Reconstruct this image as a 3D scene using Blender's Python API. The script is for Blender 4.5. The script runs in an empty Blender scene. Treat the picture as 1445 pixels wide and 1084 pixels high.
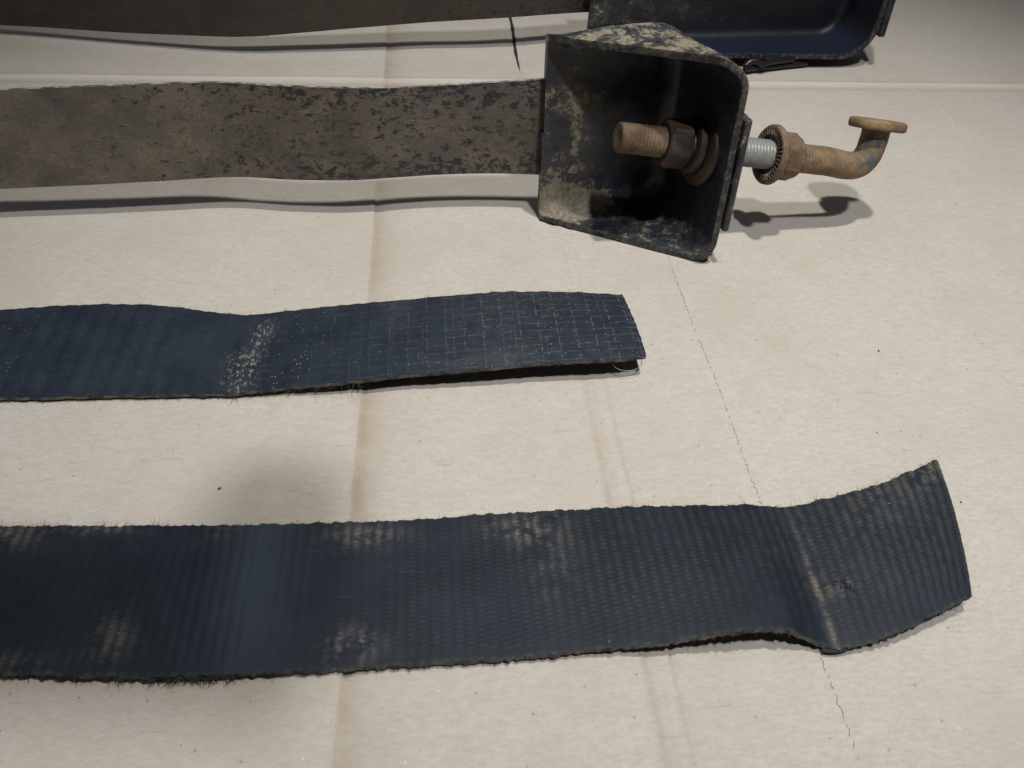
import bpy, bmesh, math, random
import numpy as np
from mathutils import Vector, Matrix

random.seed(7)
rng = np.random.default_rng(7)
SC = bpy.context.scene
COL = SC.collection

# ------------------------------------------------------------------ camera
# calibrated from the parallel creases of the cardboard sheet (they run along world y) and its cross fold (along x)
FPX, CX, CY, CAMH = 1200.0, 722.5, 542.0, 0.22
_Y = np.array([-132.0, 1098.0, -FPX]); _Y /= np.linalg.norm(_Y)
_X = np.array([13400.0, 304.0, -FPX]); _X -= _X.dot(_Y) * _Y; _X /= np.linalg.norm(_X)
_Z = np.cross(_X, _Y)
RW = np.stack([_X, _Y, _Z])
CP = np.array([0.0, 0.0, CAMH])

def ray(px, py):
    return RW @ np.array([px - CX, -(py - CY), -FPX])
def at(px, py, z=0.0):
    d = ray(px, py); return CP + (z - CP[2]) / d[2] * d
def at_y(px, py, y):
    d = ray(px, py); return CP + (y - CP[1]) / d[1] * d
def at_x(px, py, x):
    d = ray(px, py); return CP + (x - CP[0]) / d[0] * d

cam_d = bpy.data.cameras.new('camera')
cam = bpy.data.objects.new('camera', cam_d); COL.objects.link(cam)
M4 = Matrix.Identity(4)
for i in range(3):
    for j in range(3):
        M4[i][j] = RW[i][j]
    M4[i][3] = CP[i]
cam.matrix_world = M4
cam_d.sensor_fit = 'HORIZONTAL'; cam_d.sensor_width = 36.0
cam_d.lens = 36.0 * FPX / 1445.0
cam_d.clip_start = 0.002; cam_d.clip_end = 50
cam_d.dof.use_dof = True; cam_d.dof.focus_distance = 0.385; cam_d.dof.aperture_fstop = 40.0
SC.camera = cam

# ------------------------------------------------------------------ world and lamps
W = bpy.data.worlds.new('World'); SC.world = W; W.use_nodes = True
bg = W.node_tree.nodes['Background']
bg.inputs['Color'].default_value = (1.0, 0.92, 0.84, 1); bg.inputs['Strength'].default_value = 0.040

def lamp(name, loc, power, size, color, aim=(0.05, 0.3, 0.0)):
    d = bpy.data.lights.new(name, 'AREA'); d.shape = 'DISK'; d.size = size; d.energy = power; d.color = color
    o = bpy.data.objects.new(name, d); COL.objects.link(o); o.location = loc
    o.rotation_euler = (Vector(aim) - Vector(loc)).to_track_quat('-Z', 'Y').to_euler()
    return o
def spot(name, loc, power, radius, color, aim, half):
    d = bpy.data.lights.new(name, 'SPOT'); d.shadow_soft_size = radius; d.energy = power; d.color = color
    d.spot_size = math.radians(2 * half); d.spot_blend = 1.0
    o = bpy.data.objects.new(name, d); COL.objects.link(o); o.location = loc
    o.rotation_euler = (Vector(aim) - Vector(loc)).to_track_quat('-Z', 'Y').to_euler()
# two reflector work lamps over the sheet, their beams meeting near the bracket
spot('work_lamp', (0.15, 0.215, 0.85), 20.6, 0.020, (1.0, 0.975, 0.935), (0.11, 0.345, 0.0), 34)
spot('work_lamp', (0.15, -0.115, 1.0), 26.0, 0.032, (0.98, 1.0, 1.035), (0.11, 0.355, 0.0), 32)
# a ceiling tube further off, running away from the viewer: the sheen on the rubber is its reflection
_t = lamp('tube_lamp', (-0.52, 1.85, 2.0), 3.7, 0.05, (0.74, 0.89, 1.10))
_t.data.shape = 'RECTANGLE'; _t.data.size = 0.05; _t.data.size_y = 1.9; _t.rotation_euler = (0, 0, 0)

SC.view_settings.view_transform = 'Standard'; SC.view_settings.look = 'None'
SC.view_settings.exposure = 0.0; SC.view_settings.gamma = 1.0
SC.cycles.max_bounces = 6
SC.cycles.use_denoising = True

# ------------------------------------------------------------------ helpers
def link(name, me, parent=None, mats=()):
    o = bpy.data.objects.new(name, me); COL.objects.link(o)
    for m in mats: me.materials.append(m)
    if parent is not None: o.parent = parent
    return o

def origin(o):
    p = Vector((0, 0, 0))
    while o is not None:
        p += o.location; o = o.parent
    return p

def mesh_obj(name, verts, faces, parent=None, mats=(), uv=None, attrs=None, midx=None, sharp=40, smooth=True):
    """One mesh object; vertices given in world metres, stored relative to the parent."""
    off = np.array(origin(parent)) if parent is not None else np.zeros(3)
    V = np.asarray(verts, float) - off
    me = bpy.data.meshes.new(name)
    F = faces if isinstance(faces, list) else faces.tolist()
    me.from_pydata(V.tolist(), [], F)
    if uv is not None:
        lay = me.uv_layers.new(name='uv')
        li = np.empty(len(me.loops), dtype=np.int32); me.loops.foreach_get('vertex_index', li)
        lay.data.foreach_set('uv', np.asarray(uv, np.float32)[li].ravel())
    for k, a in (attrs or {}).items():
        at_ = me.attributes.new(k, 'FLOAT', 'POINT'); at_.data.foreach_set('value', np.asarray(a, np.float32))
    if midx is not None:
        me.polygons.foreach_set('material_index', np.asarray(midx, np.int32))
    me.polygons.foreach_set('use_smooth', np.full(len(me.polygons), smooth))
    me.update()
    bm = bmesh.new(); bm.from_mesh(me); bmesh.ops.recalc_face_normals(bm, faces=bm.faces); bm.to_mesh(me); bm.free()
    if smooth and sharp: me.set_sharp_from_angle(angle=math.radians(sharp))
    return link(name, me, parent, mats)

def empty(name, loc, label, cat, group=None):
    o = bpy.data.objects.new(name, None); COL.objects.link(o); o.location = loc
    o.empty_display_size = 0.01
    o['label'] = label; o['category'] = cat
    if group: o['group'] = group
    return o

def grid_faces(nu, nv, off=0, close_v=False, flip=False):
    i = np.arange(nu - 1)[:, None]; j = np.arange(nv if close_v else nv - 1)[None, :]
    j2 = (j + 1) % nv
    a = i * nv + j; b = (i + 1) * nv + j; c = (i + 1) * nv + j2; d = i * nv + j2
    f = np.stack([a, b, c, d], -1).reshape(-1, 4) + off
    return f[:, ::-1] if flip else f

def sm(e0, e1, x):
    t = np.clip((x - e0) / (e1 - e0), 0, 1); return t * t * (3 - 2 * t)

def pchip(x, y, xq):
    """Monotone cubic interpolation."""
    x = np.asarray(x, float); y = np.asarray(y, float); xq = np.asarray(xq, float)
    h = np.diff(x); d = np.diff(y) / h
    m = np.zeros_like(y); m[0] = d[0]; m[-1] = d[-1]
    for k in range(1, len(x) - 1):
        if d[k - 1] * d[k] > 0:
            w1 = 2 * h[k] + h[k - 1]; w2 = h[k] + 2 * h[k - 1]
            m[k] = (w1 + w2) / (w1 / d[k - 1] + w2 / d[k])
    k = np.clip(np.searchsorted(x, xq) - 1, 0, len(x) - 2)
    t = (xq - x[k]) / h[k]
    return (2*t**3-3*t**2+1)*y[k] + (t**3-2*t**2+t)*h[k]*m[k] + (-2*t**3+3*t**2)*y[k+1] + (t**3-t**2)*h[k]*m[k+1]

def cubic(x, y, xq):
    """Catmull-Rom through the points (not monotone): softer than pchip at the turning points."""
    x = np.asarray(x, float); y = np.asarray(y, float); xq = np.asarray(xq, float)
    m = np.gradient(y, x); h = np.diff(x)
    k = np.clip(np.searchsorted(x, xq) - 1, 0, len(x) - 2); t = (xq - x[k]) / h[k]
    return (2*t**3-3*t**2+1)*y[k] + (t**3-2*t**2+t)*h[k]*m[k] + (-2*t**3+3*t**2)*y[k+1] + (t**3-t**2)*h[k]*m[k+1]

_tab = rng.random((256, 256))
def vnoise(x, y):
    """Smooth value noise in 0..1 (numpy)."""
    xi = np.floor(x).astype(int); yi = np.floor(y).astype(int); fx = x - xi; fy = y - yi
    fx = fx*fx*(3-2*fx); fy = fy*fy*(3-2*fy)
    g = lambda a, b: _tab[a % 256, b % 256]
    return (g(xi,yi)*(1-fx)+g(xi+1,yi)*fx)*(1-fy) + (g(xi,yi+1)*(1-fx)+g(xi+1,yi+1)*fx)*fy
def fbm(x, y, o=4):
    s = 0; a = 0.5; n = 0
    for k in range(o):
        s = s + a * vnoise(x * 2**k + 17*k, y * 2**k + 31*k); n += a; a *= 0.55
    return s / n

# ------------------------------------------------------------------ material helpers
class NT:
    def __init__(s, name):
        s.m = bpy.data.materials.new(name); s.m.use_nodes = True; s.t = s.m.node_tree
        s.b = s.t.nodes['Principled BSDF']; s.b.inputs['Specular IOR Level'].default_value = 0.35
        s.co = s.t.nodes.new('ShaderNodeTexCoord').outputs['Object']
    def n(s, kind, **kw):
        x = s.t.nodes.new(kind)
        for k, v in kw.items(): setattr(x, k, v)
        return x
    def put(s, sock, v):
        if hasattr(v, 'is_output'): s.t.links.new(v, sock)
        elif isinstance(v, (tuple, list)): sock.default_value = (*v, 1) if (len(v) == 3 and sock.type == 'RGBA') else v
        else: sock.default_value = v
    def scale(s, v=(1, 1, 1), src=None, loc=(0, 0, 0)):
        x = s.n('ShaderNodeMapping'); s.put(x.inputs['Vector'], src or s.co); x.inputs['Scale'].default_value = v
        x.inputs['Location'].default_value = loc
        return x.outputs[0]
    def noise(s, scale, detail=4, rough=0.55, vec=None, dist=0.0):
        x = s.n('ShaderNodeTexNoise'); s.put(x.inputs['Vector'], vec or s.co)
        x.inputs['Scale'].default_value = scale; x.inputs['Detail'].default_value = detail
        x.inputs['Roughness'].default_value = rough; x.inputs['Distortion'].default_value = dist
        return x.outputs['Fac']
    def voro(s, scale, vec=None, feature='F1', out='Distance', rnd=1.0):
        x = s.n('ShaderNodeTexVoronoi', feature=feature); s.put(x.inputs['Vector'], vec or s.co)
        x.inputs['Scale'].default_value = scale; x.inputs['Randomness'].default_value = rnd
        return x.outputs[out]
    def step(s, v, lo, hi, a=0.0, b=1.0):
        x = s.n('ShaderNodeMapRange', interpolation_type='SMOOTHSTEP'); s.put(x.inputs[0], v)
        for k, q in zip((1, 2, 3, 4), (lo, hi, a, b)): x.inputs[k].default_value = q
        return x.outputs[0]
    def math(s, op, a, b=0.0, clamp=False):
        x = s.n('ShaderNodeMath', operation=op, use_clamp=clamp); s.put(x.inputs[0], a); s.put(x.inputs[1], b); return x.outputs[0]
    def mix(s, f, a, b, mode='MIX'):
        x = s.n('ShaderNodeMix', data_type='RGBA', blend_type=mode)
        s.put(x.inputs[0], f); s.put(x.inputs[6], a); s.put(x.inputs[7], b); return x.outputs[2]
    def attr(s, name):
        x = s.n('ShaderNodeAttribute', attribute_name=name); return x.outputs['Fac']
    def sep(s, src=None):
        x = s.n('ShaderNodeSeparateXYZ'); s.put(x.inputs[0], src or s.co); return x.outputs
    def bump(s, h, strength=0.5, dist=0.0005):
        x = s.n('ShaderNodeBump'); s.put(x.inputs['Height'], h); x.inputs['Strength'].default_value = strength
        x.inputs['Distance'].default_value = dist; s.put(s.b.inputs['Normal'], x.outputs[0])
    def set(s, color=None, rough=None, metal=None):
        if color is not None: s.put(s.b.inputs['Base Color'], color)
        if rough is not None: s.put(s.b.inputs['Roughness'], rough)
        if metal is not None: s.put(s.b.inputs['Metallic'], metal)
        return s.m

def mat_cardboard():
    s = NT('kraft_cardboard')
    fib = s.noise(620, 5, 0.7, s.scale((0.55, 1.25, 1)))
    fib2 = s.noise(1700, 3, 0.6, s.scale((0.6, 1.2, 1)))
    blot = s.noise(18, 5, 0.6); blot2 = s.noise(95, 5, 0.62)
    c = s.mix(s.step(fib, 0.32, 0.68), (0.418, 0.378, 0.322), (0.490, 0.455, 0.402))
    c = s.mix(s.step(fib2, 0.38, 0.7, 0, 0.40), c, (0.535, 0.502, 0.447))
    c = s.mix(s.step(blot2, 0.45, 0.72, 0, 0.30), c, (0.435, 0.362, 0.282))
    c = s.mix(s.step(blot, 0.40, 0.68, 0, 0.32), c, (0.42, 0.362, 0.292))
    v = s.voro(330); ok = s.voro(330, out='Color'); gate = s.step(s.sep(ok)[0], 0.925, 0.94)
    c = s.mix(s.math('MULTIPLY', s.step(v, 0.06, 0.2, 0.6, 0), gate), c, (0.17, 0.13, 0.09))
    v2 = s.voro(420, s.scale(loc=(3, 1, 0))); g2 = s.step(s.sep(s.voro(420, s.scale(loc=(3, 1, 0)), out='Color'))[1], 0.965, 0.98)
    c = s.mix(s.math('MULTIPLY', s.step(v2, 0.06, 0.2, 0.5, 0), g2), c, (0.75, 0.72, 0.66))
    lf = s.noise(260, 2, 0.5, s.scale((0.25, 2.2, 1), loc=(7, 2, 0)))
    c = s.mix(s.step(lf, 0.66, 0.78, 0, 0.45), c, (0.33, 0.25, 0.18))
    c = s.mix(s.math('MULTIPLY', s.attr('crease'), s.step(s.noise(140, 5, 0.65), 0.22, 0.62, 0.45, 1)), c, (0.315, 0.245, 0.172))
    c = s.mix(s.attr('fold_light'), c, (0.60, 0.56, 0.50))
    h = s.math('ADD', s.math('MULTIPLY', fib, 0.6), s.math('MULTIPLY', fib2, 0.4))
    s.bump(h, 0.22, 0.0003)
    return s.set(c, 0.85)

def mat_steel_strap(name='rusty_painted_band', k=1.0):
    s = NT(name)
    v = s.scale((0.75, 1, 1.15))
    big = s.noise(75, 6, 0.6, v, 0.4); mid = s.noise(300, 7, 0.74, v, 0.25); fine = s.noise(900, 4, 0.65, v)
    c = s.mix(s.step(big, 0.35, 0.65), (0.120, 0.106, 0.087), (0.188, 0.150, 0.108))
    c = s.mix(s.step(fine, 0.3, 0.72, 0, 0.65), c, (0.070, 0.064, 0.055))
    c = s.mix(s.step(s.noise(140, 5, 0.6, s.scale(loc=(4, 0, 2))), 0.53, 0.68, 0, 0.38), c, (0.150, 0.088, 0.045))
    c = s.mix(s.step(s.noise(180, 5, 0.65, s.scale(loc=(1, 5, 2))), 0.54, 0.68, 0, 0.55), c, (0.120, 0.110, 0.096))
    x, y, z = s.sep()
    grow = s.math('MULTIPLY', s.step(x, -0.26, -0.11, 0.0, 0.075), s.step(x, -0.055, -0.005, 1.0, 0.75))
    edge = s.math('ADD', s.step(z, 0.045, 0.066, 0, 0.05), s.step(z, 0.032, 0.024, 0, 0.045))
    pt = s.math('ADD', s.math('ADD', mid, grow), s.math('MULTIPLY', edge, s.step(x, -0.24, -0.12, 0.35, 1)))
    paint = s.step(pt, 0.600, 0.660, 0, 0.9)
    c = s.mix(paint, c, (0.021, 0.021, 0.028))
    c = s.mix(s.step(s.noise(38, 5, 0.65, s.scale(loc=(8, 1, 3))), 0.48, 0.68, 0, 0.5), c, (0.052, 0.047, 0.044))
    pits = s.step(s.voro(420), 0.05, 0.16, 1, 0); g = s.step(s.sep(s.voro(420, out='Color'))[0], 0.8, 0.85)
    c = s.mix(s.math('MULTIPLY', pits, g), c, (0.025, 0.02, 0.018))
    scr = s.noise(330, 2, 0.5, s.scale((0.12, 1, 1.6), loc=(2, 2, 8)))
    c = s.mix(s.step(scr, 0.71, 0.76, 0, 0.45), c, (0.26, 0.24, 0.20))
    if k < 1: c = s.mix(1 - k, c, (0.016, 0.013, 0.011))  # small k mixes shade into the far band's colour
    s.bump(s.math('ADD', s.math('MULTIPLY', mid, 0.7), s.math('MULTIPLY', fine, 0.5)), 0.5, 0.0006)
    return s.set(c, s.mix(paint, (0.56,)*3, (0.42,)*3))

def mat_edge(name, col, col2):
    s = NT(name); f = s.noise(220, 4, 0.6)
    s.bump(f, 0.5, 0.0004)
    return s.set(s.mix(s.step(f, 0.35, 0.65), col, col2), 0.55)

def mat_bracket(name, seed, amount, blue=False):
    """Black paint with dried khaki mud and a little rust; the mud has its own ragged patches."""
    s = NT(name)
    v = s.scale(loc=seed)
    big = s.noise(105, 7, 0.66, v, 0.2); mid = s.noise(480, 6, 0.76, v, 0.15); fine = s.noise(1100, 4, 0.7, v)
    paint = s.mix(s.step(s.noise(160, 4, 0.6, v), 0.35, 0.7), (0.010, 0.012, 0.018), (0.024, 0.029, 0.042) if not blue else (0.010, 0.011, 0.014))
    paint = s.mix(s.step(fine, 0.6, 0.75, 0, 0.5), paint, (0.07, 0.075, 0.08))
    if blue: paint = s.mix(s.attr('blue'), paint, (0.010, 0.015, 0.030))  # flange's blue reflection painted into its colour
    where = s.attr('mud')
    m = s.math('ADD', s.math('ADD', s.math('MULTIPLY', big, 0.75), s.math('MULTIPLY', mid, 0.45)), where)
    mask = s.step(m, amount - 0.01, amount + 0.075, 0, 0.92)
    haze = s.step(m, amount - 0.16, amount + 0.02, 0, 0.26)
    mud = s.mix(s.step(mid, 0.35, 0.65), (0.145, 0.124, 0.086), (0.262, 0.234, 0.170))
    mud = s.mix(s.step(s.noise(110, 4, 0.6, s.scale(loc=(9, 3, 1))), 0.52, 0.68, 0, 0.55), mud, (0.165, 0.098, 0.042))
    c = s.mix(haze, paint, (0.13, 0.118, 0.098)); c = s.mix(mask, c, mud)
    c = s.mix(s.math('MULTIPLY', s.attr('rim'), s.step(mid, 0.47, 0.60, 0, 0.8)), c, (0.120, 0.098, 0.072))
    s.bump(s.math('ADD', s.math('MULTIPLY', mask, 0.5), s.math('MULTIPLY', mid, 0.6)), 0.55, 0.0005)
    return s.set(c, s.mix(mask, (0.29 if not blue else 0.45,)*3, (0.88,)*3))

def mat_rust(name, a, b, c3, rough=0.75, metal=0.0, worn=None, sc=1.0, band=None):
    s = NT(name)
    n1 = s.noise(170*sc, 5, 0.62); n2 = s.noise(620*sc, 5, 0.7); n3 = s.noise(90*sc, 4, 0.6, s.scale(loc=(5, 2, 1)))
    c = s.mix(s.step(n1, 0.36, 0.64), a, b); c = s.mix(s.step(n3, 0.47, 0.66, 0, 0.8), c, c3)
    c = s.mix(s.step(n2, 0.50, 0.70, 0, 0.65), c, tuple(q*0.42 for q in a)); c = s.mix(s.step(s.noise(60*sc, 3, 0.5, s.scale(loc=(1, 9, 4))), 0.50, 0.66, 0, 0.45), c, tuple(q*0.5 for q in b))
    r = s.mix(s.step(n2, 0.4, 0.7), (rough,)*3, (min(1, rough+0.15),)*3)
    if worn is not None:
        w = s.step(s.noise(*worn[1]), worn[2], worn[2]+0.06)
        if band is not None:
            w = s.math('MULTIPLY', w, s.attr(band))
        c = s.mix(w, c, worn[0]); r = s.mix(w, r, (0.33,)*3)
    pit = s.math('MULTIPLY', s.step(s.voro(900), 0.08, 0.32, 1, 0), s.step(s.sep(s.voro(900, out='Color'))[0], 0.62, 0.7))
    c = s.mix(s.math('MULTIPLY', pit, 0.75), c, tuple(q*0.25 for q in a))
    s.bump(s.math('ADD', s.math('ADD', s.math('MULTIPLY', n1, 0.5), s.math('MULTIPLY', n2, 0.9)), s.math('MULTIPLY', pit, -0.6)), 0.8, 0.0005)
    return s.set(c, r, metal)

def mat_zinc():
    s = NT('bright_zinc_thread'); n = s.noise(700, 4, 0.6)
    c = s.mix(s.step(n, 0.45, 0.75), (0.34, 0.34, 0.32), (0.22, 0.205, 0.175))
    s.bump(n, 0.08, 0.0002)
    return s.set(c, 0.45, 0.35)

def mat_rubber_flat():
    """Smooth faced webbing: the yarn grid shows as broken dusty threads pressed through the rubber."""
    s = NT('rubber_gridded'); s.b.inputs['Specular IOR Level'].default_value = 0.24
    uv = s.n('ShaderNodeUVMap', uv_map='uv').outputs[0]
    wob = s.noise(160, 3, 0.6)
    u, v, _ = s.sep(uv)
    u2 = s.math('ADD', u, s.math('MULTIPLY', s.math('SUBTRACT', wob, 0.5), 0.0011))
    v2 = s.math('ADD', v, s.math('MULTIPLY', s.math('SUBTRACT', s.noise(130, 3, 0.6, s.scale(loc=(3, 3, 3))), 0.5), 0.0013))
    def lines(c, pitch, width):
        f = s.math('ABSOLUTE', s.math('SUBTRACT', s.math('FRACT', s.math('DIVIDE', c, pitch)), 0.5))
        return s.step(f, 0.0, width / pitch, 1, 0)
    warp = lines(u2, 0.0074, 0.00044); warp2 = lines(s.math('ADD', u2, 0.0025), 0.0121, 0.00042); weft = lines(v2, 0.0051, 0.00036)
    brk = s.step(s.noise(480, 3, 0.6), 0.43, 0.58); brk2 = s.step(s.noise(300, 4, 0.65, s.scale((0.8, 1.6, 1), loc=(6, 1, 0))), 0.43, 0.57)
    fade = s.step(s.attr('along'), 0.38, 0.95, 0.06, 0.88)
    ln = s.math('MAXIMUM', s.math('MULTIPLY', s.math('MAXIMUM', warp, s.math('MULTIPLY', warp2, 0.6)), brk), s.math('MULTIPLY', weft, brk2))
    base = s.mix(s.step(s.noise(60, 5, 0.6), 0.35, 0.65), (0.0110, 0.0165, 0.0265), (0.0180, 0.0250, 0.0350))
    base = s.mix(s.math('MULTIPLY', s.attr('film'), s.step(s.noise(210, 5, 0.65), 0.1, 0.95)), base, (0.066, 0.074, 0.080))
    base = s.mix(s.step(s.noise(800, 3, 0.6, s.scale((0.3, 1.5, 1))), 0.55, 0.75, 0, 0.35), base, (0.045, 0.055, 0.065))
    c = s.mix(s.math('MULTIPLY', s.math('MULTIPLY', ln, fade), 0.62), base, (0.140, 0.140, 0.128))
    sp = s.voro(800); gate = s.step(s.sep(s.voro(800, out='Color'))[0], 0.86, 0.88)
    dots = s.math('MULTIPLY', s.math('MULTIPLY', s.step(sp, 0.10, 0.30, 1, 0), gate), s.attr('dots'))
    c = s.mix(dots, c, (0.24, 0.23, 0.19))
    lump = s.math('MULTIPLY', s.step(s.noise(560, 3, 0.6, s.scale((1.5, 0.9, 1))), 0.54, 0.62, 0, 0.85), s.attr('lumps'))
    c = s.mix(lump, c, (0.235, 0.225, 0.185))
    h = s.math('ADD', s.math('MULTIPLY', ln, -0.5), s.math('ADD', s.math('MULTIPLY', lump, 1.5), s.math('MULTIPLY', s.noise(520, 4, 0.6), 0.35)))
    s.bump(h, 0.5, 0.0004)
    return s.set(c, s.mix(ln, (0.50,)*3, (0.8,)*3))

def mat_rubber_rib():
    s = NT('rubber_ribbed'); s.b.inputs['Specular IOR Level'].default_value = 0.28
    base = s.mix(s.step(s.noise(45, 5, 0.6), 0.35, 0.65), (0.0062, 0.0100, 0.0165), (0.0105, 0.0158, 0.0240))
    cr = s.attr('crest'); n = s.noise(380, 5, 0.7)
    base = s.mix(s.math('MULTIPLY', s.math('MULTIPLY', cr, s.step(n, 0.30, 0.65)), s.attr('worn')), base, (0.040, 0.045, 0.047))
    pat = s.step(s.math('ADD', s.math('MULTIPLY', s.noise(150, 6, 0.72), 0.7), s.math('MULTIPLY', n, 0.3)), 0.42, 0.56)
    d = s.math('MULTIPLY', s.math('MULTIPLY', s.attr('dust'), pat), s.math('ADD', 0.16, s.math('MULTIPLY', cr, 0.62)))
    c = s.mix(d, base, (0.205, 0.182, 0.138))
    gate = s.step(s.sep(s.voro(210, out='Color'))[0], 0.96, 0.97)
    c = s.mix(s.math('MULTIPLY', s.step(s.voro(210), 0.02, 0.08, 0.8, 0), gate), c, (0.25, 0.23, 0.19))
    sc_ = s.noise(300, 2, 0.5, s.scale((0.15, 1.4, 1)))
    c = s.mix(s.step(sc_, 0.70, 0.78, 0, 0.25), c, (0.09, 0.10, 0.11))
    s.bump(s.math('MULTIPLY', s.math('ADD', s.math('MULTIPLY', n, 0.5), s.math('MULTIPLY', s.noise(1300, 3, 0.6), 0.4)), s.math('SUBTRACT', 1.0, s.math('MULTIPLY', s.attr('polish'), 0.85))), 0.35, 0.0003)
    return s.set(c, s.mix(d, s.mix(s.attr('polish'), (0.62,)*3, (0.245,)*3), (0.85,)*3))

def plain(name, col, rough=0.8, metal=0.0, n=600):
    s = NT(name); f = s.noise(n, 3, 0.6)
    return s.set(s.mix(f, tuple(q*0.7 for q in col), tuple(q*1.3 for q in col)), rough, metal)

MC = mat_cardboard(); MS = mat_steel_strap(); M_S2 = mat_steel_strap('shaded_steel_band', 0.30)
M_CUT = mat_edge('bare_strap_edge', (0.30, 0.29, 0.27), (0.03, 0.032, 0.04))
M_BR = mat_bracket('muddy_black_paint', (0, 0, 0), 0.675)
M_BR2 = mat_bracket('clean_black_paint', (2, 1, 5), 0.705, True); M_PL = mat_bracket('dusty_black_paint', (1, 7, 2), 0.615)
M_BOLT = mat_rust('rusty_thread', (0.140, 0.090, 0.054), (0.085, 0.056, 0.036), (0.175, 0.125, 0.080))
M_HOOK = mat_rust('bronze_rust', (0.270, 0.178, 0.092), (0.170, 0.114, 0.066), (0.150, 0.118, 0.088),
                  worn=((0.085, 0.088, 0.095), (150, 4, 0.6), 0.50), band='bend')
M_NUT = mat_rust('shaded_brown_nut', (0.040, 0.026, 0.019), (0.062, 0.039, 0.026), (0.030, 0.022, 0.019), rough=0.36)  # nut and washer colour darkened for the shade under the top flange
M_FLN = mat_rust('rusty_flange_nut', (0.140, 0.094, 0.056), (0.190, 0.138, 0.088), (0.105, 0.060, 0.030))
M_FLD = mat_rust('dark_serration', (0.16, 0.12, 0.085), (0.05, 0.04, 0.03), (0.20, 0.165, 0.12))
M_ZN = mat_zinc()
M_R3 = mat_rubber_flat(); M_R4 = mat_rubber_rib()
M_FIB = mat_edge('cut_fibre_edge', (0.170, 0.155, 0.125), (0.022, 0.022, 0.024))
M_UND = plain('rubber_underside', (0.014, 0.015, 0.018), 0.8)
M_HAIR = plain('grey_fibre', (0.10, 0.095, 0.08), 0.9)
M_HAIRD = plain('dark_fibre', (0.035, 0.034, 0.034), 0.9)
M_WHITE = plain('pale_thread', (0.30, 0.30, 0.28), 0.8)
M_PERF = plain('torn_paper', (0.19, 0.150, 0.11), 0.95)
M_INK = plain('black_marker', (0.026, 0.020, 0.016), 0.7)
M_DARK = plain('black_wire', (0.012, 0.012, 0.013), 0.35)
M_CRUMB = plain('dirt_crumb', (0.06, 0.045, 0.032), 0.95, n=2000)
M_GRIT = plain('pale_grit', (0.70, 0.69, 0.66), 0.6, n=2000)

# ------------------------------------------------------------------ cardboard sheet (surface everything lies on)
def axis(lo, hi, coarse, fine_at):
    xs = [lo]
    while xs[-1] < hi:
        st = coarse
        for c, w, s in fine_at:
            if abs(xs[-1] - c) < w: st = min(st, s)
        xs.append(xs[-1] + st)
    return np.array(xs)

def ground_z(x, y):
    z = 0.0007 * (fbm(x * 7 + 3, y * 7 + 9, 2) - 0.5) + 0.00016 * (fbm(x * 70 + 3, y * 70 + 9, 2) - 0.5)
    wob = 0.0012 * (vnoise(y * 26 + 4, y * 0 + 2.5) - 0.5) + 0.0006 * (vnoise(y * 90, y * 0 + 8.5) - 0.5)
    d = x + 0.0282 - wob
    z = z - 0.0011 * sm(-0.0006, 0.0012, d) * np.exp(-np.clip(d, 0, None) / 0.0065)
    w2 = 0.0008 * (vnoise(y * 34 + 14, y * 0 + 5.5) - 0.5)
    dc = x - 0.0575 - w2
    z = z - 0.00050 * np.exp(-(dc / 0.0030) ** 2) + 0.00022 * np.exp(-((dc - 0.0042) / 0.0012) ** 2)
    de = x - 0.0655 + w2
    z = z - 0.00034 * np.exp(-(de / 0.0016) ** 2)
    df = y - 0.5222 - 0.0010 * (vnoise(x * 14 + 3, x * 0 + 1.5) - 0.5)
    z = z + 0.0012 * np.exp(-((df - 0.003) / 0.0034) ** 2) - 0.0004 * np.exp(-((df + 0.004) / 0.002) ** 2)
    return z

xs = axis(-0.75, 0.95, 0.0045, [(-0.026, 0.013, 0.00045), (0.061, 0.012, 0.0006), (0.05, 0.3, 0.0022)])
ys = axis(-0.12, 1.25, 0.0045, [(0.522, 0.016, 0.0008), (0.25, 0.22, 0.0022)])
GX, GY = np.meshgrid(xs, ys, indexing='ij'); GZ = ground_z(GX, GY)
top = np.stack([GX, GY, GZ], -1).reshape(-1, 3)
n = len(top)
bot = top.copy(); bot[:, 2] -= 0.0045
nu, nv = GX.shape
F = [grid_faces(nu, nv)]
ring = list(range(nv)) + [i*nv + nv-1 for i in range(1, nu)] + [(nu-1)*nv + j for j in range(nv-2, -1, -1)] + [i*nv for i in range(nu-2, 0, -1)]
ring = np.array(ring); rn = np.roll(ring, -1)
rim_f = np.stack([ring, rn, rn + n, ring + n], -1)
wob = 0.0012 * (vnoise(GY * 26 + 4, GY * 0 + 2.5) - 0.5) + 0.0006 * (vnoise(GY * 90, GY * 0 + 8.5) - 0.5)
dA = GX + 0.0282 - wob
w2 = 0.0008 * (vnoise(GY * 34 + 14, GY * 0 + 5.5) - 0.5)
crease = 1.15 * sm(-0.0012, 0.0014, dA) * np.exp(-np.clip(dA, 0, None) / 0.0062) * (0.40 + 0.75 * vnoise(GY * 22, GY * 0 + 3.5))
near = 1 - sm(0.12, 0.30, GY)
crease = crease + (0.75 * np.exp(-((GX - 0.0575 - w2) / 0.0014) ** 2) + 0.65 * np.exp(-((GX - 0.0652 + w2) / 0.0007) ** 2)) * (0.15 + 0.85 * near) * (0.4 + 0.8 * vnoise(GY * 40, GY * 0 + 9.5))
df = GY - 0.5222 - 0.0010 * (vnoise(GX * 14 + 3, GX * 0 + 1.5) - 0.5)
crease = crease + 0.38 * np.exp(-((df + 0.0035) / 0.0022) ** 2)  # shaded near side of the fold ridge painted darker
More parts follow.
